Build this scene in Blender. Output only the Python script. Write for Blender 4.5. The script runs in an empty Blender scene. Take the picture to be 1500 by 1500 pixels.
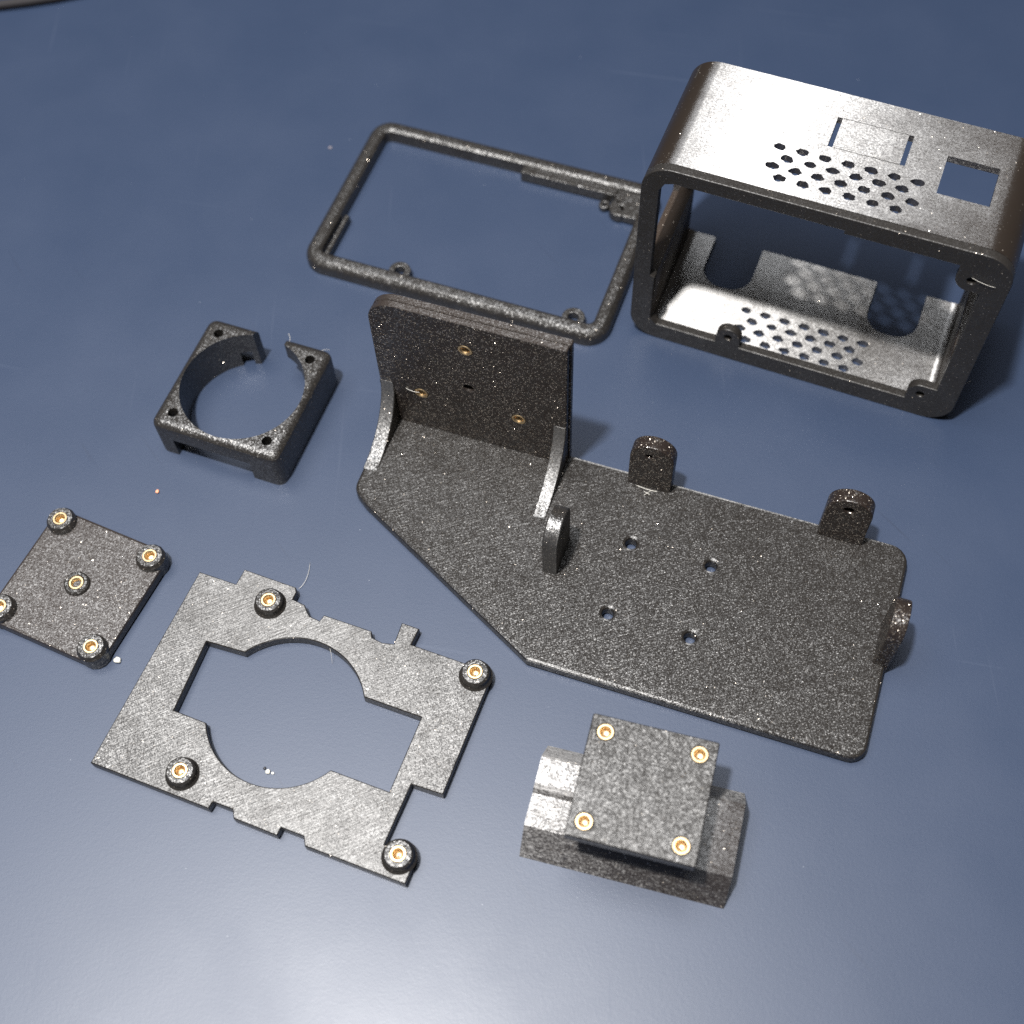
import bpy, bmesh, math, random
from mathutils import Matrix, Vector
random.seed(7)
SC = bpy.context.scene
COL = SC.collection
S = 0.001                                   # everything below is measured in millimetres
D = bpy.data

# ------------------------------------------------------------------ camera
PITCH, ROLL, HCAM = 1.059157, -0.055037, 314.0045
cp, sp = math.cos(PITCH), math.sin(PITCH)
fw = Vector((0, cp, -sp)); rt = Vector((1, 0, 0)); up = rt.cross(fw)
r2 = rt * math.cos(ROLL) + up * math.sin(ROLL)
u2 = -rt * math.sin(ROLL) + up * math.cos(ROLL)
cd = D.cameras.new('camera'); cam = D.objects.new('camera', cd); COL.objects.link(cam)
cam.matrix_world = Matrix(((r2.x, u2.x, -fw.x, 0), (r2.y, u2.y, -fw.y, 0), (r2.z, u2.z, -fw.z, HCAM * S), (0, 0, 0, 1)))
cd.sensor_fit = 'HORIZONTAL'; cd.sensor_width = 36; cd.lens = 1924.774 * 36 / 1500
cd.clip_start = 0.01; cd.clip_end = 20
cd.dof.use_dof = True; cd.dof.focus_distance = 0.338; cd.dof.aperture_fstop = 9; cd.dof.aperture_blades = 7
SC.camera = cam

# ------------------------------------------------------------------ light of the room and exposure
SC.view_settings.view_transform = 'Standard'; SC.view_settings.look = 'None'
SC.view_settings.exposure = 0.0; SC.view_settings.gamma = 1.0
SC.cycles.use_denoising = False
SC.cycles.sample_clamp_indirect = 4
SC.cycles.max_bounces = 6
SC.cycles.caustics_reflective = False; SC.cycles.caustics_refractive = False
w = D.worlds.new('World'); SC.world = w; w.use_nodes = True
bg = w.node_tree.nodes['Background']; bg.inputs[0].default_value = (1.0, 0.90, 0.80, 1); bg.inputs[1].default_value = 0.05


def area(name, loc, target, sx, sy, power, col):
    l = D.lights.new(name, 'AREA'); l.shape = 'RECTANGLE'; l.size = sx * S; l.size_y = sy * S
    l.energy = power; l.color = col
    o = D.objects.new(name, l); COL.objects.link(o)
    o.location = Vector(loc) * S
    o.rotation_euler = (Vector(target) - Vector(loc)).to_track_quat('-Z', 'Y').to_euler()
    return o


area('key_lamp', (-166, 27, 900), (50, 190, 0), 50, 40, 16.3, (1.0, 0.97, 0.93))
area('ceiling_bounce', (-400, 310, 1700), (-400, 310.1, 0), 1300, 1060, 29.0, (0.95, 0.97, 1.0))


# ------------------------------------------------------------------ materials
class NT:
    def __init__(s, name):
        s.m = D.materials.new(name); s.m.use_nodes = True; s.t = s.m.node_tree
        s.b = s.t.nodes['Principled BSDF']

    def n(s, typ, **kw):
        nd = s.t.nodes.new(typ)
        for k, v in kw.items():
            if k.startswith('_'):
                setattr(nd, k[1:], v)
        return nd

    def link(s, a, b): s.t.links.new(a, b)

    def math(s, op, a, b=None, clamp=False):
        nd = s.n('ShaderNodeMath', _operation=op, _use_clamp=clamp)
        for i, v in enumerate((a, b)):
            if v is None: continue
            if isinstance(v, (int, float)): nd.inputs[i].default_value = v
            else: s.link(v, nd.inputs[i])
        return nd.outputs[0]

    def vmath(s, op, a, b=None, scale=None):
        nd = s.n('ShaderNodeVectorMath', _operation=op)
        for i, v in enumerate((a, b)):
            if v is None: continue
            if isinstance(v, (tuple, list)): nd.inputs[i].default_value = v
            else: s.link(v, nd.inputs[i])
        if scale is not None:
            if isinstance(scale, (int, float)): nd.inputs['Scale'].default_value = scale
            else: s.link(scale, nd.inputs['Scale'])
        return nd.outputs[0]

    def ramp(s, fac, stops):
        nd = s.n('ShaderNodeValToRGB')
        e = nd.color_ramp.elements
        while len(e) < len(stops): e.new(0.5)
        for el, (p, c) in zip(e, stops):
            el.position = p; el.color = c if len(c) == 4 else (*c, 1)
        s.link(fac, nd.inputs[0])
        return nd.outputs[0]

    def mix(s, fac, a, b):
        nd = s.n('ShaderNodeMix', _data_type='RGBA')
        for k, v in (('Factor', fac), ('A', a), ('B', b)):
            sock = [i for i in nd.inputs if i.name == k and i.type == ('VALUE' if k == 'Factor' else 'RGBA')][0]
            if isinstance(v, (int, float)): sock.default_value = v
            elif isinstance(v, (tuple, list)): sock.default_value = (*v, 1) if len(v) == 3 else v
            else: s.link(v, sock)
        return [o for o in nd.outputs if o.type == 'RGBA'][0]


def plastic(name, tangent=(0, 1, 0), aniso=0.0, rough=0.42, line_rot=(0, 0, 0), line=0.35, grain=0.5,
            base=(0.017, 0.015, 0.0135), flake=0.10, spec=0.5, cell=3.6, tilt=0.22, ior=1.55):
    """black glitter filament: printed lines, grainy facets, a few bright flakes"""
    g = NT(name)
    tc = g.n('ShaderNodeTexCoord')
    mp = g.n('ShaderNodeMapping'); mp.inputs['Scale'].default_value = (1000, 1000, 1000)
    g.link(tc.outputs['Object'], mp.inputs[0]); P = mp.outputs[0]
    # printed lines: noise stretched along local x after rotation
    m2 = g.n('ShaderNodeMapping'); m2.inputs['Rotation'].default_value = line_rot
    g.link(P, m2.inputs[0])
    m3 = g.n('ShaderNodeMapping'); m3.inputs['Scale'].default_value = (0.22, 2.3, 2.3)
    g.link(m2.outputs[0], m3.inputs[0])
    ln = g.n('ShaderNodeTexNoise'); ln.inputs['Scale'].default_value = 1.0; ln.inputs['Detail'].default_value = 2
    g.link(m3.outputs[0], ln.inputs['Vector'])
    gr = g.n('ShaderNodeTexNoise'); gr.inputs['Scale'].default_value = 2.6; gr.inputs['Detail'].default_value = 3
    g.link(P, gr.inputs['Vector'])
    h = g.math('ADD', g.math('MULTIPLY', ln.outputs[0], line), g.math('MULTIPLY', gr.outputs[0], grain))
    bp = g.n('ShaderNodeBump'); bp.inputs['Strength'].default_value = 0.55; bp.inputs['Distance'].default_value = 0.00022
    g.link(h, bp.inputs['Height'])
    # facets
    vo = g.n('ShaderNodeTexVoronoi'); vo.inputs['Scale'].default_value = cell
    g.link(P, vo.inputs['Vector'])
    sep = g.n('ShaderNodeSeparateColor'); g.link(vo.outputs['Color'], sep.inputs[0])
    wn = g.n('ShaderNodeTexWhiteNoise', _noise_dimensions='3D'); g.link(vo.outputs['Position'], wn.inputs['Vector'])
    mask = g.math('GREATER_THAN', wn.outputs['Value'], 1.0 - flake)
    near = g.math('LESS_THAN', vo.outputs['Distance'], 0.42)
    mask = g.math('MULTIPLY', mask, near)
    off = g.vmath('SUBTRACT', vo.outputs['Color'], (0.5, 0.5, 0.5))
    k = g.math('ADD', g.math('MULTIPLY', mask, 1.1), tilt)
    nn = g.vmath('NORMALIZE', g.vmath('ADD', bp.outputs[0], g.vmath('SCALE', off, scale=k)))
    g.link(nn, g.b.inputs['Normal'])
    col = g.mix(mask, base, (0.62, 0.55, 0.47))
    g.link(col, g.b.inputs['Base Color'])
    g.link(g.math('MULTIPLY', mask, 0.85), g.b.inputs['Metallic'])
    rr = g.math('ADD', rough, g.math('MULTIPLY', g.math('SUBTRACT', gr.outputs[0], 0.5), 0.25))
    rr = g.math('SUBTRACT', rr, g.math('MULTIPLY', mask, 0.12))
    g.link(rr, g.b.inputs['Roughness'])
    bl = g.n('ShaderNodeTexNoise'); bl.inputs['Scale'].default_value = 0.16; bl.inputs['Detail'].default_value = 3; g.link(P, bl.inputs['Vector'])
    spec = g.math('MULTIPLY', g.math('ADD', g.math('MULTIPLY', bl.outputs[0], 0.9), 0.55), spec)
    g.link(g.math('MULTIPLY', g.math('ADD', g.math('MULTIPLY', ln.outputs[0], 1.3 * line + 0.3), 1.0 - 0.65 * line - 0.15), spec), g.b.inputs['Specular IOR Level']); g.b.inputs['IOR'].default_value = ior
    if aniso > 0:
        g.b.inputs['Anisotropic'].default_value = aniso
        vt = g.n('ShaderNodeVectorTransform', _vector_type='VECTOR', _convert_from='OBJECT', _convert_to='WORLD')
        vt.inputs[0].default_value = tangent
        g.link(vt.outputs[0], g.b.inputs['Tangent'])
    return g.m


RX = (0, 0, 0)
M_FLAT = plastic('black_glitter_flat', line_rot=(0, 0, math.radians(-35)), line=0.7, grain=0.6, rough=0.36, flake=0.006, tilt=0.37, cell=3.9, spec=0.39)
M_RASTER = plastic('black_glitter_raster', tangent=(0.45, -0.89, 0.02), aniso=0.8, line_rot=(0, 0, math.radians(-44)),
                   line=0.65, grain=0.4, rough=0.42, flake=0.015, tilt=0.18, spec=0.60, ior=1.65, cell=3.4)
M_WALL = plastic('black_glitter_upright', tangent=(0.02, 0.02, 1), aniso=0.6, line=0.5, grain=0.4, rough=0.33, flake=0.34, tilt=0.36, spec=0.32, cell=2.7,
                 base=(0.019, 0.014, 0.012))
M_SIDE = plastic('black_glitter_ribs', tangent=(0.02, 0.3, 1), aniso=0.8, line_rot=(0, 0, math.radians(90)), line=0.4, grain=0.4, rough=0.42,
                 flake=0.05, tilt=0.3, spec=0.95, ior=1.7)
M_SHELL = plastic('black_glitter_shell', tangent=(0.015, 1, 0.02), aniso=1.0, line=0.25, grain=0.03, rough=0.35, flake=0.015, tilt=0.05,
                  spec=1.0, ior=2.03, base=(0.019, 0.014, 0.011), cell=3.0)
M_PLATE = plastic('black_glitter_plate', line=0.2, grain=0.6, rough=0.40, flake=0.015, tilt=0.25, cell=3.2, spec=0.72, ior=1.6, base=(0.024, 0.018, 0.015))
M_EDGE = plastic('black_glitter_edge', tangent=(0.05, 1, 0.12), aniso=1.0, line=0.5, grain=0.4, rough=0.46, flake=0.03, tilt=0.2, spec=0.9, ior=1.65)
M_LEDGE = plastic('black_glitter_ledge', line=0.3, grain=0.3, rough=0.42, flake=0.03, tilt=0.15, spec=0.35, base=(0.034, 0.024, 0.018))
M_RIM = plastic('black_glitter_rim', line=0.05, grain=0.15, rough=0.45, flake=0.02, tilt=0.25)
M_ROUND = plastic('black_glitter_round', line=0.3, grain=0.6, rough=0.38, flake=0.02, tilt=0.40, spec=0.85, cell=2.9)
M_CLAMP = plastic('black_glitter_clamp', tangent=(0.02, 1, 0.1), aniso=1.0, line=0.9, grain=0.05, rough=0.385, flake=0.04, tilt=0.07, spec=0.95, ior=1.65,
                  base=(0.019, 0.014, 0.012), cell=2.6)
M_COARSE = plastic('black_glitter_coarse', line=0.1, grain=0.8, rough=0.40, flake=0.004, tilt=0.25, cell=2.5, spec=0.6, ior=1.6)


def simple(name, col, rough=0.5, metal=0.0, noise=0.0, nscale=800, bump=0.0):
    g = NT(name)
    tc = g.n('ShaderNodeTexCoord')
    nz = g.n('ShaderNodeTexNoise'); nz.inputs['Scale'].default_value = nscale; nz.inputs['Detail'].default_value = 3
    g.link(tc.outputs['Object'], nz.inputs['Vector'])
    a = tuple(c * (1 - noise) for c in col); b = tuple(min(1, c * (1 + noise)) for c in col)
    g.link(g.mix(nz.outputs[0], a, b), g.b.inputs['Base Color'])
    g.b.inputs['Roughness'].default_value = rough; g.b.inputs['Metallic'].default_value = metal
    if bump:
        bp = g.n('ShaderNodeBump'); bp.inputs['Strength'].default_value = bump; bp.inputs['Distance'].default_value = 0.0002
        g.link(nz.outputs[0], bp.inputs['Height']); g.link(bp.outputs[0], g.b.inputs['Normal'])
    return g.m


M_BRASS = simple('brass', (0.74, 0.56, 0.33), 0.40, 1.0, 0.15, 1500, 0.15)
M_CRUMB = simple('pale_crumb', (0.80, 0.78, 0.70), 0.6, 0, 0.1)
M_ORANGE = simple('orange_grain', (0.75, 0.34, 0.20), 0.6, 0, 0.15)
M_DARKBIT = simple('dark_bit', (0.03, 0.03, 0.035), 0.5)
M_STRAND = simple('clear_strand', (0.62, 0.60, 0.55), 0.3)
M_CABLE = simple('cable_rubber', (0.012, 0.010, 0.012), 0.75, 0, 0.1)


def table_material():
    g = NT('navy_table_laminate')
    tc = g.n('ShaderNodeTexCoord')
    mp = g.n('ShaderNodeMapping'); mp.inputs['Scale'].default_value = (1000, 1000, 1000)
    g.link(tc.outputs['Object'], mp.inputs[0]); P = mp.outputs[0]

    def noise(sc, det=3, dist=0.0, rough=0.5, vec=P):
        nz = g.n('ShaderNodeTexNoise'); nz.inputs['Scale'].default_value = sc; nz.inputs['Detail'].default_value = det
        nz.inputs['Distortion'].default_value = dist; nz.inputs['Roughness'].default_value = rough
        g.link(vec, nz.inputs['Vector']); return nz.outputs[0]
    fine = noise(2.2, 2); mid = noise(0.035, 4); spk = noise(0.9, 2)
    c = g.mix(mid, (0.018, 0.031, 0.064), (0.024, 0.038, 0.075))
    c = g.mix(g.math('MULTIPLY', fine, 0.35), c, (0.026, 0.044, 0.088))
    # rubbed-in wear: thin pale and dark streaks
    def streak(rot, sx, sy, lo, hi):
        m = g.n('ShaderNodeMapping'); m.inputs['Rotation'].default_value = (0, 0, rot); g.link(P, m.inputs[0])
        m2 = g.n('ShaderNodeMapping'); m2.inputs['Scale'].default_value = (sx, sy, 1); g.link(m.outputs[0], m2.inputs[0])
        n1 = noise(1.0, 2, 0.6, 0.5, m2.outputs[0])
        s1 = g.ramp(n1, [(lo, (0, 0, 0)), (hi, (1, 1, 1))])
        patch = g.ramp(noise(0.02, 2, 0, 0.5, m.outputs[0]), [(0.50, (0, 0, 0)), (0.66, (1, 1, 1))])
        return g.math('MULTIPLY', s1, patch)
    st = streak(0.25, 0.012, 0.55, 0.66, 0.74)
    st2 = streak(1.62, 0.010, 0.50, 0.67, 0.75)
    st3 = streak(1.0, 0.02, 0.35, 0.68, 0.76)
    c = g.mix(g.math('MULTIPLY', g.math('ADD', st, st2, True), 0.16), c, (0.08, 0.10, 0.15))
    c = g.mix(g.math('MULTIPLY', st3, 0.35), c, (0.008, 0.013, 0.03))
    # tiny pale dust ground into the grain
    vo = g.n('ShaderNodeTexVoronoi'); vo.inputs['Scale'].default_value = 0.13; g.link(P, vo.inputs['Vector'])
    dust = g.math('LESS_THAN', vo.outputs['Distance'], 0.013)
    c = g.mix(g.math('MULTIPLY', dust, 0.5), c, (0.55, 0.58, 0.62))
    g.link(c, g.b.inputs['Base Color'])
    rr = g.math('ADD', 0.42, g.math('MULTIPLY', g.math('SUBTRACT', mid, 0.5), 0.10))
    smud = g.ramp(noise(0.018, 5, 1.2, 0.6), [(0.46, (0, 0, 0)), (0.62, (1, 1, 1))])
    rr = g.math('ADD', rr, g.math('MULTIPLY', st2, 0.1))
    rr = g.math('ADD', rr, g.math('MULTIPLY', smud, 0.018))
    g.link(rr, g.b.inputs['Roughness'])
    g.b.inputs['Specular IOR Level'].default_value = 0.58
    bp = g.n('ShaderNodeBump'); bp.inputs['Strength'].default_value = 0.11; bp.inputs['Distance'].default_value = 0.0001
    g.link(g.math('ADD', fine, spk), bp.inputs['Height']); g.link(bp.outputs[0], g.b.inputs['Normal'])
    return g.m


M_TABLE = table_material()


# ------------------------------------------------------------------ mesh helpers (millimetres)
def fillet(pts, rads, seg=6):
    """round the corners of a closed polygon; rads is one radius or a list"""
    out = []; n = len(pts)
    for i in range(n):
        r = rads[i] if isinstance(rads, (list, tuple)) else rads
        p = Vector(pts[i]).to_2d()
        if r <= 0: out.append(tuple(p)); continue
        a = (Vector(pts[i - 1]).to_2d() - p); b = (Vector(pts[(i + 1) % n]).to_2d() - p)
        la, lb = a.length, b.length; a.normalize(); b.normalize()
        ang = a.angle(b)
        d = min(r / math.tan(ang / 2), la * 0.49, lb * 0.49); rr = d * math.tan(ang / 2)
        c = p + (a + b).normalized() * (rr / math.sin(ang / 2))
        s, e = p + a * d - c, p + b * d - c
        t0 = math.atan2(s.y, s.x); t1 = math.atan2(e.y, e.x); dt = (t1 - t0 + math.pi) % (2 * math.pi) - math.pi
        for k in range(seg + 1):
            t = t0 + dt * k / seg
            out.append((c.x + rr * math.cos(t), c.y + rr * math.sin(t)))
    return out


def circle(cx, cy, r, n=24, ph=0.0):
    return [(cx + r * math.cos(ph + 2 * math.pi * k / n), cy + r * math.sin(ph + 2 * math.pi * k / n)) for k in range(n)]


def rect(x0, y0, x1, y1): return [(x0, y0), (x1, y0), (x1, y1), (x0, y1)]


def slab(outer, holes=(), z0=0.0, z1=1.0, bevel=0.0, bseg=1):
    """filled outline with holes, extruded, edges bevelled; returns a bmesh"""
    cu = D.curves.new('tmp', 'CURVE'); cu.dimensions = '2D'; cu.fill_mode = 'BOTH'
    for poly in [outer, *holes]:
        sp_ = cu.splines.new('POLY'); sp_.points.add(len(poly) - 1); sp_.use_cyclic_u = True
        for q, p in zip(sp_.points, poly): q.co = (p[0], p[1], 0, 1)
    cu.extrude = (z1 - z0) / 2 - bevel; cu.bevel_depth = bevel; cu.offset = -bevel; cu.bevel_resolution = max(0, bseg - 1)
    o = D.objects.new('tmp', cu); COL.objects.link(o)
    dg = bpy.context.evaluated_depsgraph_get(); dg.update()
    me = D.meshes.new_from_object(o.evaluated_get(dg))
    bm = bmesh.new(); bm.from_mesh(me)
    D.objects.remove(o); D.curves.remove(cu); D.meshes.remove(me)
    bmesh.ops.remove_doubles(bm, verts=bm.verts, dist=1e-3)
    bmesh.ops.translate(bm, verts=bm.verts, vec=(0, 0, (z0 + z1) / 2))
    bmesh.ops.recalc_face_normals(bm, faces=bm.faces)
    return bm


MXZ = Matrix(((1, 0, 0, 0), (0, 0, 1, 0), (0, 1, 0, 0), (0, 0, 0, 1)))      # (u,v,w) -> (x=u, z=v, y=w)
MYZ = Matrix(((0, 0, 1, 0), (1, 0, 0, 0), (0, 1, 0, 0), (0, 0, 0, 1)))      # (u,v,w) -> (y=u, z=v, x=w)


def turn(bm, M):
    bmesh.ops.transform(bm, matrix=M, verts=bm.verts)
    bmesh.ops.recalc_face_normals(bm, faces=bm.faces)
    return bm


def join(*bms):
    out = bmesh.new()
    for b in bms:
        me = D.meshes.new('tmp'); b.to_mesh(me); b.free(); out.from_mesh(me); D.meshes.remove(me)
    return out


def box(x0, y0, z0, x1, y1, z1, bevel=0.0):
    return slab(rect(x0, y0, x1, y1), (), z0, z1, bevel)


def lathe(profile, n=24, center=(0, 0, 0), closed=True):
    bm = bmesh.new(); rings = []
    for r, z in profile:
        rings.append([bm.verts.new((center[0] + r * math.cos(2 * math.pi * k / n), center[1] + r * math.sin(2 * math.pi * k / n), center[2] + z)) for k in range(n)])
    m = len(rings)
    for i in range(m if closed else m - 1):
        a, b = rings[i], rings[(i + 1) % m]
        for k in range(n):
            bm.faces.new((a[k], a[(k + 1) % n], b[(k + 1) % n], b[k]))
    bmesh.ops.recalc_face_normals(bm, faces=bm.faces)
    return bm


def tube(pts, r, n=6, ends=0.4):
    bm = bmesh.new(); rings = []
    P = [Vector(p) for p in pts]; m = len(P)
    for i, p in enumerate(P):
        t = (P[min(i + 1, m - 1)] - P[max(i - 1, 0)]).normalized()
        u = t.cross(Vector((0, 0, 1)));
        if u.length < 1e-3: u = Vector((1, 0, 0))
        u.normalize(); v = t.cross(u)
        rr = r * (ends if i in (0, m - 1) else 1)
        rings.append([bm.verts.new(p + (u * math.cos(2 * math.pi * k / n) + v * math.sin(2 * math.pi * k / n)) * rr) for k in range(n)])
    for a, b in zip(rings, rings[1:]):
        for k in range(n): bm.faces.new((a[k], a[(k + 1) % n], b[(k + 1) % n], b[k]))
    bm.faces.new(rings[0]); bm.faces.new(rings[-1])
    bmesh.ops.recalc_face_normals(bm, faces=bm.faces)
    return bm


def cut(bm, *cutters):
    """boolean difference, millimetres"""
    me = D.meshes.new('tmp'); bm.to_mesh(me); bm.free()
    a = D.objects.new('tmp', me); COL.objects.link(a)
    tmp = []
    for c in cutters:
        mc = D.meshes.new('tmpc'); c.to_mesh(mc); c.free()
        b = D.objects.new('tmpc', mc); COL.objects.link(b); tmp.append((b, mc))
        md = a.modifiers.new('b', 'BOOLEAN'); md.operation = 'DIFFERENCE'; md.solver = 'EXACT'; md.object = b
    dg = bpy.context.evaluated_depsgraph_get(); dg.update()
    r = D.meshes.new_from_object(a.evaluated_get(dg))
    out = bmesh.new(); out.from_mesh(r); D.meshes.remove(r)
    D.objects.remove(a); D.meshes.remove(me)
    for b, mc in tmp: D.objects.remove(b); D.meshes.remove(mc)
    return out


def finish(name, bm, mat, smooth=21, edge=None):
    bmesh.ops.scale(bm, vec=(S, S, S), verts=bm.verts)
    me = D.meshes.new(name); bm.to_mesh(me); bm.free()
    me.materials.append(mat)
    for p in me.polygons: p.use_smooth = not (edge and abs(p.normal.z) > 0.98); p.material_index = 0
    if edge:
        me.materials.append(edge)
        for p in me.polygons:
            if 0.2 < p.normal.z < 0.93: p.material_index = 1
    me.set_sharp_from_angle(angle=math.radians(smooth))
    return me


def obj(name, bm, mat, parent=None, loc=None, smooth=21):
    me = bm if isinstance(bm, bpy.types.Mesh) else finish(name, bm, mat, smooth)
    o = D.objects.new(name, me); COL.objects.link(o)
    if parent: o.parent = parent
    if loc: o.location = Vector(loc) * S
    return o


def tag(o, label, cat, group=None):
    o['label'] = label; o['category'] = cat
    if group: o['group'] = group
    return o


def thing(name, x, y, a, label, cat, group=None):
    e = D.objects.new(name, None); COL.objects.link(e)
    e.empty_display_size = 0.01
    e.location = (x * S, y * S, 0); e.rotation_euler = (0, 0, a)
    return tag(e, label, cat, group)


# ------------------------------------------------------------------ table
tb = obj('tabletop', box(-900, -500, -28, 900, 1300, 0), M_TABLE)
tb['kind'] = 'structure'


# shared brass insert: top of the ring at z = 0
def insert_mesh():
    prof = [(1.95, -3.0), (1.95, -0.10), (1.86, 0.0), (1.45, 0.0), (1.20, -0.26)]
    z = -0.24
    while z > -2.0:
        prof += [(1.32, z - 0.16), (1.19, z - 0.32)]; z -= 0.32
    prof += [(1.1, z - 0.1), (0.25, z - 0.25), (0.25, -3.0)]
    return finish('threaded_insert', lathe(prof, 22), M_BRASS, 40)


INS = insert_mesh()

# ------------------------------------------------------------------ big bracket: base plate, upright wall, ribs, tabs
br = thing('wall_bracket', 31.219, 162.609, -0.375202,
           'large black printed bracket with upright back wall on a long flat plate', 'bracket')
plate = fillet([(-77, 21.3), (-77, -7.2), (-72.2, -10.6), (-16.0, -40.4), (70.6, -40.4), (70.6, 21.0), (-20, 21.3)],
               [1, 5, 5, 0.6, 4.0, 5.0, 0], 5)
MH = [(0, 0), (21.91, 0), (0, -21.5), (21.91, -21.5)]
obj('base_plate', finish('base_plate', slab(plate, [circle(x, y, 1.5, 24) for x, y in MH], 0, 4, 0.8, 2), M_FLAT, 21, M_EDGE), M_FLAT, br)
wall_o = fillet([(-76.9, 2), (-76.9, 56.2), (-24.0, 56.2), (-24.0, 2)], [0, 7.5, 0.5, 0], 8)
WI = [(-51, 45.5), (-65.1, 20.4), (-37.3, 20.4)]
obj('back_wall', turn(slab(wall_o, [circle(x, z, 1.97, 22) for x, z in WI] + [circle(-51, 29, 1.35, 16)], 18.0, 19.9, 0.18), MXZ), M_WALL, br)
wall_b = fillet([(-76.7, 2), (-76.7, 56.4), (-23.5, 56.4), (-23.5, 2)], [0, 7.5, 0.5, 0], 8)
obj('wall_backing', turn(slab(wall_b, [circle(-51, 29, 1.35, 16)] + [circle(x, z, 1.2, 16) for x, z in WI], 20.0, 22.0, 0.3), MXZ), M_WALL, br)
for o in list(br.children):
    if o.name.startswith('wall_backing') or o.name.startswith('back_wall'):
        o.data.materials.append(M_PLATE)
        for p in o.data.polygons:
            if p.normal.z > 0.45: p.material_index = 1
for x, z in WI:
    o = obj('threaded_insert', INS, M_BRASS, br, (x, 17.95, z)); o.rotation_euler = (math.radians(90), 0, 0)
rib = [(18.1, 3.3), (-0.3, 3.3), (-0.3, 4.25)] + [(18 * (1 - math.cos(t)) * 0 + 18 * math.sin(math.pi / 2 * k / 14) if False else 18 * math.sin(math.pi / 2 * k / 14), 22 - 17.75 * math.cos(math.pi / 2 * k / 14)) for k in range(15)]
rib = [(18.1, 3.3), (-0.3, 3.3), (-0.3, 4.2)] + [(17.9 * math.sin(math.pi / 2 * k / 14), 22 - 17.8 * math.cos(math.pi / 2 * k / 14)) for k in range(1, 15)] + [(18.1, 22)]
for x0, x1 in ((-76.95, -73.0), (-27.6, -24.05)):
    obj('curved_rib', turn(slab(rib, (), x0, x1, 0.2), MYZ), M_SIDE, br)


def tab_bm(z0, hr=1.25, dx=-0.8):
    o = [(-6, z0), (6, z0)] + [(6 * math.cos(math.pi * k / 16), 18 + 6 * math.sin(math.pi * k / 16)) for k in range(17)]
    return turn(slab(o, [circle(dx, 19.6, hr, 14)], -2, 2, 0.35, 2), MXZ)


o = obj('mounting_tab', tab_bm(3.4, 0.9), M_WALL, br, (-0.3, 19.8, 0))
o = obj('mounting_tab', tab_bm(3.4, 1.3, -0.3), M_WALL, br, (52.0, 19.8, 0))
o = obj('mounting_tab', tab_bm(3.4), M_SIDE, br, (-18, -9.2, 0)); o.rotation_euler = (0, 0, math.radians(90))
o = obj('mounting_tab', tab_bm(0.2), M_WALL, br, (69.3, -8.3, 0)); o.rotation_euler = (0, 0, math.radians(90))

# ------------------------------------------------------------------ enclosure box lying on its long side
W, H, DP = 94.47, 68.28, 41.12
bx = thing('enclosure_box', 37.582, 236.096, -0.426075,
           'black printed open box with rounded corners, vent grilles and square window', 'box')
outer = fillet(rect(0, 0, W, H), 8.0, 10)
LUG = [(29.3, 9.6), (84.6, 9.6), (85.2, 58.6)]


def arc(cx, cz, r, a0, a1, n=10):
    return [(cx + r * math.cos(math.radians(a0 + (a1 - a0) * k / n)), cz + r * math.sin(math.radians(a0 + (a1 - a0) * k / n))) for k in range(n + 1)]


opening = ([(8.0, 6.2)] + [(25.7, 6.2), (25.7, 9.4)] + arc(29.3, 9.4, 3.6, 180, 0)[1:] + [(32.9, 6.2), (80.9, 6.2)]
           + arc(84.6, 9.6, 3.7, 180, 80) + [(88.3, 13.2)] + [(88.3, 54.6)] + arc(85.2, 58.6, 3.9, 285, 160) + [(81.3, 62.8)]
           + [(52.5, 62.8), (52.5, 63.9)] + [(8.6, 63.9), (6.2, 63.0), (4.9, 60.4), (4.7, 26.8), (6.0, 26.2), (6.0, 8.2)])
ff = slab(outer, [opening] + [circle(x, z, 1.15, 12) for x, z in LUG], 0, 2.6, 0.25, 2)
obj('front_frame', turn(ff, MXZ), M_RIM, bx)
shell = turn(slab(outer, [fillet(rect(2.2, 2.0, W - 2.2, H - 2.0), 6.0, 8)], 2.6, DP, 0.0), MXZ)
VENT = [(30.5 + 5.85 * k, 17.3) for k in range(7)] + [(33.4 + 5.85 * k, 13.9) for k in range(6)] + \
       [(30.5 + 5.85 * k, 10.5) for k in range(7)] + [(33.4 + 5.85 * k, 7.0) for k in range(6)]


def vent_outline(x, y):
    out = []
    for k in range(15):
        t = 2 * math.pi * k / 15; j = random.uniform(0.80, 1.10)
        out.append((x + 1.75 * j * math.cos(t), y + 1.27 * j * math.sin(t)))
    return out


vents = join(*[slab(vent_outline(x, y), (), -5, H + 5) for x, y in VENT])
window = box(70.6, 15.5, H - 6, 83.7, 28.7, H + 5)
grooves = join(box(41.6, 21.6, H - 6, 42.9, 32.3, H + 3), box(60.0, 21.6, H - 6, 61.3, 32.3, H + 3))
panel_cut = join(box(43.1, 21.5, H - 0.3, 59.8, 21.75, H + 3), box(43.1, 32.2, H - 0.3, 59.8, 32.4, H + 3), box(43.25, 22.0, H - 0.12, 43.4, 32.0, H + 3))


def notch(x0, x1):
    return slab(fillet([(x0, DP + 4), (x0, 23.0), (x1, 23.0), (x1, DP + 4)], [0, 6.5, 6.5, 0], 8), (), -4, 3.5)


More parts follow.
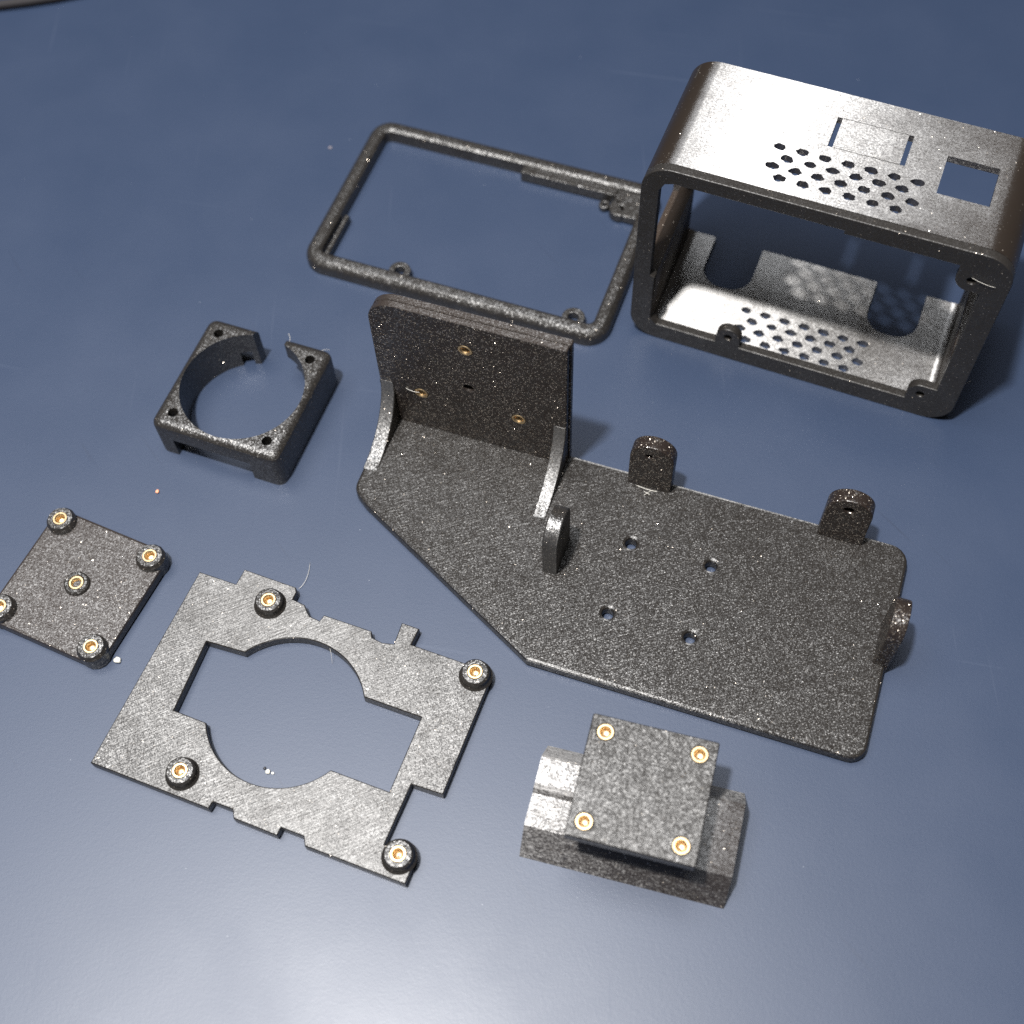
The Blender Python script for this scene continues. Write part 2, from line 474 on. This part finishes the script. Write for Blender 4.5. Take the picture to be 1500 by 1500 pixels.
notches = join(notch(13.8, 28.8), notch(64.0, 79.0))
side_open = box(-3, 6.0, 23.0, 3, DP - 5.5, 60.0)
shell = cut(shell, vents, window, grooves, panel_cut, notches, side_open)
sh = obj('shell', shell, M_SHELL, bx)
sh.data.materials.append(M_LEDGE)
for p in sh.data.polygons:                       # duller brown plastic put on the side-opening sill so it stays dark under the lamp
    if p.center.x < 2.4 * S and 18 * S < p.center.z < 30 * S: p.material_index = 1
obj('side_ledge', turn(slab(fillet([(2.25, 2.0), (5.9, 2.0), (5.9, 24.4), (2.25, 25.6)], [0, 0, 0.5, 0], 4), (), 2.7, DP - 3.5, 0.0), MXZ), M_SHELL, bx)
obj('side_ledge', turn(slab(fillet([(W - 2.25, 2.0), (W - 2.25, 25.6), (W - 6.2, 24.4), (W - 6.2, 2.0)], [0, 0, 0.5, 0], 4), (), 2.7, DP - 0.6, 0.0), MXZ), M_SHELL, bx)
obj('corner_post', box(2.3, DP - 5.4, 24.0, 5.2, DP - 0.4, H - 2.05, 0.2), M_RIM, bx)

# ------------------------------------------------------------------ bezel frame that fits the box
ba = math.radians(-22.5)
bzx, bzy = -158.0, 222.5
bz = thing('bezel_frame', bzx * math.cos(ba) - bzy * math.sin(ba), bzx * math.sin(ba) + bzy * math.cos(ba), ba,
           'thin black rectangular frame lying flat between bracket wall and box', 'frame')
BW, BH = 97.6, 63.4


def bezel_ring():
    lv = [(0.0, 0.0, 5.0), (0.0, 2.3, 5.0), (0.35, 3.3, 4.95), (1.0, 4.2, 4.8), (2.0, 4.85, 4.6), (3.2, 5.0, 4.2), (4.3, 4.9, 4.1)]
    # outline rings: outer side rises and rounds over, inner side drops straight
    prof = [(0, 0.05), (0, 2.4), (0.3, 3.4), (0.9, 4.2), (1.8, 4.8), (2.9, 5.0), (4.2, 4.9), (5.0, 4.3), (5.2, 3.6), (5.2, 0.05)]
    bm = bmesh.new(); rings = []
    for ins, z in prof:
        pl = fillet(rect(ins, ins, BW - ins, BH - ins), max(0.6, 7.0 - ins), 8)
        rings.append([bm.verts.new((p[0], p[1], z)) for p in pl])
    n = len(rings[0])
    for i in range(len(rings)):
        a, b = rings[i], rings[(i + 1) % len(rings)]
        for k in range(n): bm.faces.new((a[k], a[(k + 1) % n], b[(k + 1) % n], b[k]))
    bmesh.ops.recalc_face_normals(bm, faces=bm.faces)
    return bm


obj('frame_ring', bezel_ring(), M_ROUND, bz)


def eye(r, ri, h):
    return slab(circle(0, 0, r, 20), [circle(0, 0, ri, 14)], 0.4, h, 0.3, 2)


for x, y, r, ri in ((30.5, 6.9, 3.4, 1.55), (86.0, 6.9, 3.5, 1.6), (86.3, 51.6, 3.4, 1.3)):
    obj('screw_eye', eye(r, ri, 3.2), M_ROUND, bz, (x, y, 0))
obj('screw_eye', eye(1.7, 0.7, 2.2), M_ROUND, bz, (81.0, 52.6, 0))
obj('locating_lip', box(6.0, 5.6, 0.1, 7.5, 22.0, 3.4, 0.3), M_ROUND, bz)
obj('locating_lip', box(52.4, 55.2, 0.1, 84.0, 58.5, 4.3, 0.3), M_ROUND, bz)
obj('corner_web', slab(fillet([(83.6, 58.4), (83.6, 54.4), (88.2, 48.6), (92.7, 48.6), (92.7, 58.4)], [0, 0.5, 0.5, 0, 0], 3), [circle(86.3, 51.6, 3.3, 20)], 0.5, 3.5, 0.25), M_ROUND, bz)

# ------------------------------------------------------------------ fan frame with a gap
fn = thing('fan_frame', -81.977, 235.257, -0.394957,
           'small black square frame with round opening and a gap in its far side', 'fan frame')
FX, FY, FH = 16.5, -16.7, 14.0
lv = [(0.0, 19.35), (11.7, 19.35), (12.6, 19.15), (13.3, 18.65), (13.75, 18.0), (14.0, 17.2)]
bm = bmesh.new(); rings = []
for z, hw in lv:
    rings.append([bm.verts.new((FX + p[0], FY + p[1], z)) for p in fillet(rect(-hw, -hw, hw, hw), max(1.2, 2.6 - (19.35 - hw) * 0.6), 6)])
for a, b in zip(rings, rings[1:]):
    n = len(a)
    for k in range(n): bm.faces.new((a[k], a[(k + 1) % n], b[(k + 1) % n], b[k]))
bm.faces.new(rings[0]); bm.faces.new(rings[-1]); bmesh.ops.recalc_face_normals(bm, faces=bm.faces)
fcut = slab(circle(FX, FY, 17.55, 80), (), -3, 18)
holes = join(*[slab(circle(FX + sx * 14.3, FY + sy * 14.3, 1.45, 18), (), -3, 18) for sx in (-1, 1) for sy in (-1, 1)])
gap = slab([(12.6, 6), (11.3, -3), (22.0, -3), (21.3, 6)], (), -3, 18)
front_slot = box(3.0, -40, -3, 26.6, -26.5, 7.6)
back_slot = box(3.0, -2.0, -3, 10.0, 6, 6.0)
prong = box(19.5, -5.0, -3, 27.5, 6, 8.0)
obj('frame_body', cut(bm, fcut, holes, gap, front_slot, back_slot, prong), M_ROUND, fn, smooth=23)

# ------------------------------------------------------------------ small square plate with five bosses
sm = thing('insert_plate', -122.305, 178.514, -0.47037,
           'small square black plate with brass inserts at four corners and its centre', 'plate')
a = 28.507
obj('plate_body', slab(fillet(rect(-3.7, -a - 3.7, a + 3.7, 3.7), 3.7, 6), [], 0, 4.0, 0.8, 2), M_PLATE, sm)
corner_boss = finish('corner_boss', lathe([(3.9, 0.3), (4.0, 1.0), (4.0, 5.2), (3.3, 6.3), (2.0, 6.3), (1.95, 6.0), (1.95, 3.0), (0.02, 3.0), (0.02, 0.3)], 14), M_ROUND, 28)
for x, y in ((0, 0), (a, 0), (0, -a), (a, -a)):
    b = obj('corner_boss', corner_boss, M_ROUND, sm, (x, y, 0))
    obj('threaded_insert', INS, M_BRASS, b, (0, 0, 6.4))
cb = obj('centre_boss', lathe([(3.5, 3.9), (3.35, 4.9), (2.9, 5.3), (2.2, 5.3), (1.95, 4.9), (1.95, 3.9)], 24), M_ROUND, sm, (a / 2, -a / 2, 0))
obj('threaded_insert', INS, M_BRASS, cb, (0, 0, 5.2))

# ------------------------------------------------------------------ cut-out board plate with four bosses
rp = thing('board_plate', -64.645, 150.708, -0.413227,
           'flat black plate with large round cut-out, notched edges and four brass-topped bosses', 'plate')
po = [(-22.0, 2.1), (-11.2, 2.2), (-11.0, 6.9), (4.2, 6.8), (5.0, 5.6), (5.0, 3.4), (8.6, 3.0), (10.0, 1.5), (11.2, 0.5), (14.2, 0.2), (14.6, 2.1),
      (28.1, 2.2), (29.0, 0.6), (32, 0.2), (35.0, 0.9), (34.6, 7.1), (39.5, 7.1), (39.3, 2.3), (56, 2.3), (59.5, 3.4), (61.9, 1.0), (62.0, -31.4),
      (53.8, -31.7), (53.5, -47.5), (61.8, -47.5), (61.9, -54.4), (35.8, -54.5), (34.6, -52.5), (28.6, -52.5), (28.5, -54.6),
      (16.8, -54.5), (15.6, -52.6), (10.2, -52.6), (10.0, -54.5), (-22.9, -54.4)]
CX, CY, CR = 16.6, -25.3, 19.9


def ca(x, y): return math.degrees(math.atan2(y - CY, x - CX))


hole = [(-10.9, -15.3)]
hole += arc(CX, CY, CR, 147.5, 31.0, 24)
hole += [(49.4, -15.0), (49.5, -35.3)]
hole += arc(CX, CY, CR, -30.2, -150.5, 24)
hole += [(-9.9, -35.0)]
obj('plate_body', slab(po, [hole], 0, 3.4, 0.25, 1), M_RASTER, rp)
boss = finish('standoff_boss', lathe([(4.4, 3.3), (3.9, 3.75), (3.65, 4.3), (3.65, 5.6), (3.15, 6.15), (2.1, 6.2), (1.95, 6.0), (1.95, 3.3)], 26), M_ROUND, 28)
for x, y in ((0, 0), (58, 0), (0, -49), (58, -49)):
    b = obj('standoff_boss', boss, M_ROUND, rp, (x, y, 0))
    obj('threaded_insert', INS, M_BRASS, b, (0, 0, 6.25))

# ------------------------------------------------------------------ raised clamp mount
mt = thing('clamp_mount', 18.671, 102.765, -0.306587,
           'black clamp mount with raised square top plate holding four brass inserts', 'mount')
left = [(-26.3, 0.05), (-21.1, 9.1), (-20.5, 9.3), (-12.9, 8.4), (-12.2, 10.1), (-10.6, 9.4), (-4.2, 9.9), (-3.6, 9.6), (2.2, 0.05)]
right = [(-26.3, 0.05), (-21.1, 9.1), (-20.5, 9.3), (-4.2, 9.9), (-3.6, 9.6), (2.2, 0.05)]
obj('clamp_body', join(turn(slab(left, (), -14.2, 10.0, 0.0), MYZ), turn(slab(right, (), 10.0, 35.1, 0.0), MYZ)), M_CLAMP, mt)
obj('stem', box(0.5, -21.0, 8.0, 21.5, -0.8, 22.5, 0.3), M_WALL, mt)
MI = [(0, 0), (21.91, 0), (0, -21.5), (21.91, -21.5)]
obj('top_plate', slab(fillet(rect(-3.7, -25.4, 25.9, 3.9), 0.5, 3), [circle(x, y, 1.97, 22) for x, y in MI], 22.4, 25.57, 0.25), M_COARSE, mt)
for x, y in MI: obj('threaded_insert', INS, M_BRASS, mt, (x, y, 25.6))


# ------------------------------------------------------------------ crumbs, cable and strands
def crumb(name, x, y, r, mat, label, cat, group=None, sq=0.7, z=0):
    bm = bmesh.new(); bmesh.ops.create_icosphere(bm, subdivisions=2, radius=r)
    for v in bm.verts:
        v.co *= random.uniform(0.75, 1.15); v.co.z *= sq
    zm = min(v.co.z for v in bm.verts)
    bmesh.ops.translate(bm, verts=bm.verts, vec=(0, 0, -zm))
    return tag(obj(name, bm, mat, None, (x, y, z), 60), label, cat, group)


def unproject(u, v, z=0.0):
    d = fw + r2 * ((u - 750) / 1924.774) - u2 * ((v - 750) / 1924.774)
    t = (z - HCAM) / d.z
    return (d.x * t, d.y * t)


x, y = unproject(173, 968); crumb('plastic_crumb', x, y, 0.95, M_CRUMB, 'pale plastic crumb beside the lower corner of the small square plate', 'crumb')
x, y = unproject(393, 1131); crumb('plastic_crumb', x, y, 0.62, M_CRUMB, 'larger pale crumb lying inside the round cut-out of the board plate', 'crumb')
x, y = unproject(400, 1133); crumb('plastic_crumb', x, y, 0.38, M_CRUMB, 'smallest pale crumb to the right of its larger neighbour inside the round cut-out', 'crumb')
x, y = unproject(388, 1126); crumb('plastic_crumb', x, y, 0.42, M_DARKBIT, 'tiny dark crumb touching the pale crumb inside the round cut-out', 'crumb')
x, y = unproject(231, 721); crumb('orange_grain', x, y, 0.55, M_ORANGE, 'tiny orange grain on the bare table below the fan frame', 'grain')
x, y = unproject(484, 217); crumb('lint_fleck', x, y, 0.6, simple('lint', (0.20, 0.18, 0.20), 0.8), 'small greyish lint fleck on the table left of the thin frame', 'lint', None, 0.4)


def strand(name, pts, label=None, parent=None, r=0.045, mat=None):
    bm = tube(pts, r, 5)
    o = obj(name, bm, mat or M_STRAND, parent, None, 80)
    if label: tag(o, label, 'strand')
    return o


def bez(p0, p1, p2, n=12):
    p0, p1, p2 = Vector(p0), Vector(p1), Vector(p2)
    return [p0 * (1 - t) ** 2 + p1 * 2 * t * (1 - t) + p2 * t * t for t in [k / n for k in range(n + 1)]]


def up_(u, v, z): return (*unproject(u, v, z), z)


strand('plastic_strand', bez(up_(437, 863, 0.15), up_(452, 852, 1.2), up_(454, 824, 0.15)), 'fine pale plastic strand curling off the top edge of the board plate')
strand('plastic_strand', bez(up_(1380, 572, 0.15), up_(1400, 571, 2), up_(1424, 557, 0.15)), 'fine pale plastic strand at the lower right corner of the box')
strand('stringing', bez((-69.5, 17.9, 21.2), (-67.5, 17.4, 20.7), (-65.5, 17.8, 20.9)), None, br, 0.06)
strand('stringing', bez((-3.6, 17.4, 4.3), (0, 16.8, 4.4), (2.4, 17.2, 4.3)), None, br, 0.09)
strand('stringing', bez((0.8, 17.0, 4.3), (-0.2, 16.0, 4.4), (-0.8, 14.9, 4.3)), None, br, 0.08)
strand('stringing', bez((-1.2, 16.2, 4.3), (0, 15.9, 4.4), (0.8, 15.6, 4.3)), None, br, 0.07)
strand('stringing', bez((22.2, 1.6, 12.4), (22.0, 3.8, 13.0), (20.4, 5.0, 12.4)), None, fn, 0.05)
strand('stringing', bez((31.0, 1.8, 12.0), (32.5, 3.6, 12.4), (33.6, 4.2, 11.2)), None, fn, 0.04)
strand('stringing', bez((33.0, -33.0, 13.0), (35.0, -34.9, 9), (35.3, -34.7, 1.5)), None, fn, 0.05)
strand('stringing', bez((20.0, -6.0, 3.5), (21.0, -7.0, 4.0), (21.4, -8.6, 0.4)), None, rp, 0.04)
strand('stringing', bez((84.9, -0.3, 60.2), (88, -0.6, 59.2), (91, -0.3, 59.0)), None, bx, 0.05)
cx = [up_(u, v, 1.9) for u, v in ((-190, 30), (-120, 21), (-60, 14), (0, 7), (40, 2), (80, -4), (120, -12), (170, -24), (230, -42))]
tag(obj('black_cable', tube(cx, 1.6, 12, 1.0), M_CABLE, None, None, 60), 'thin black cable crossing the top left corner of the table', 'cable')
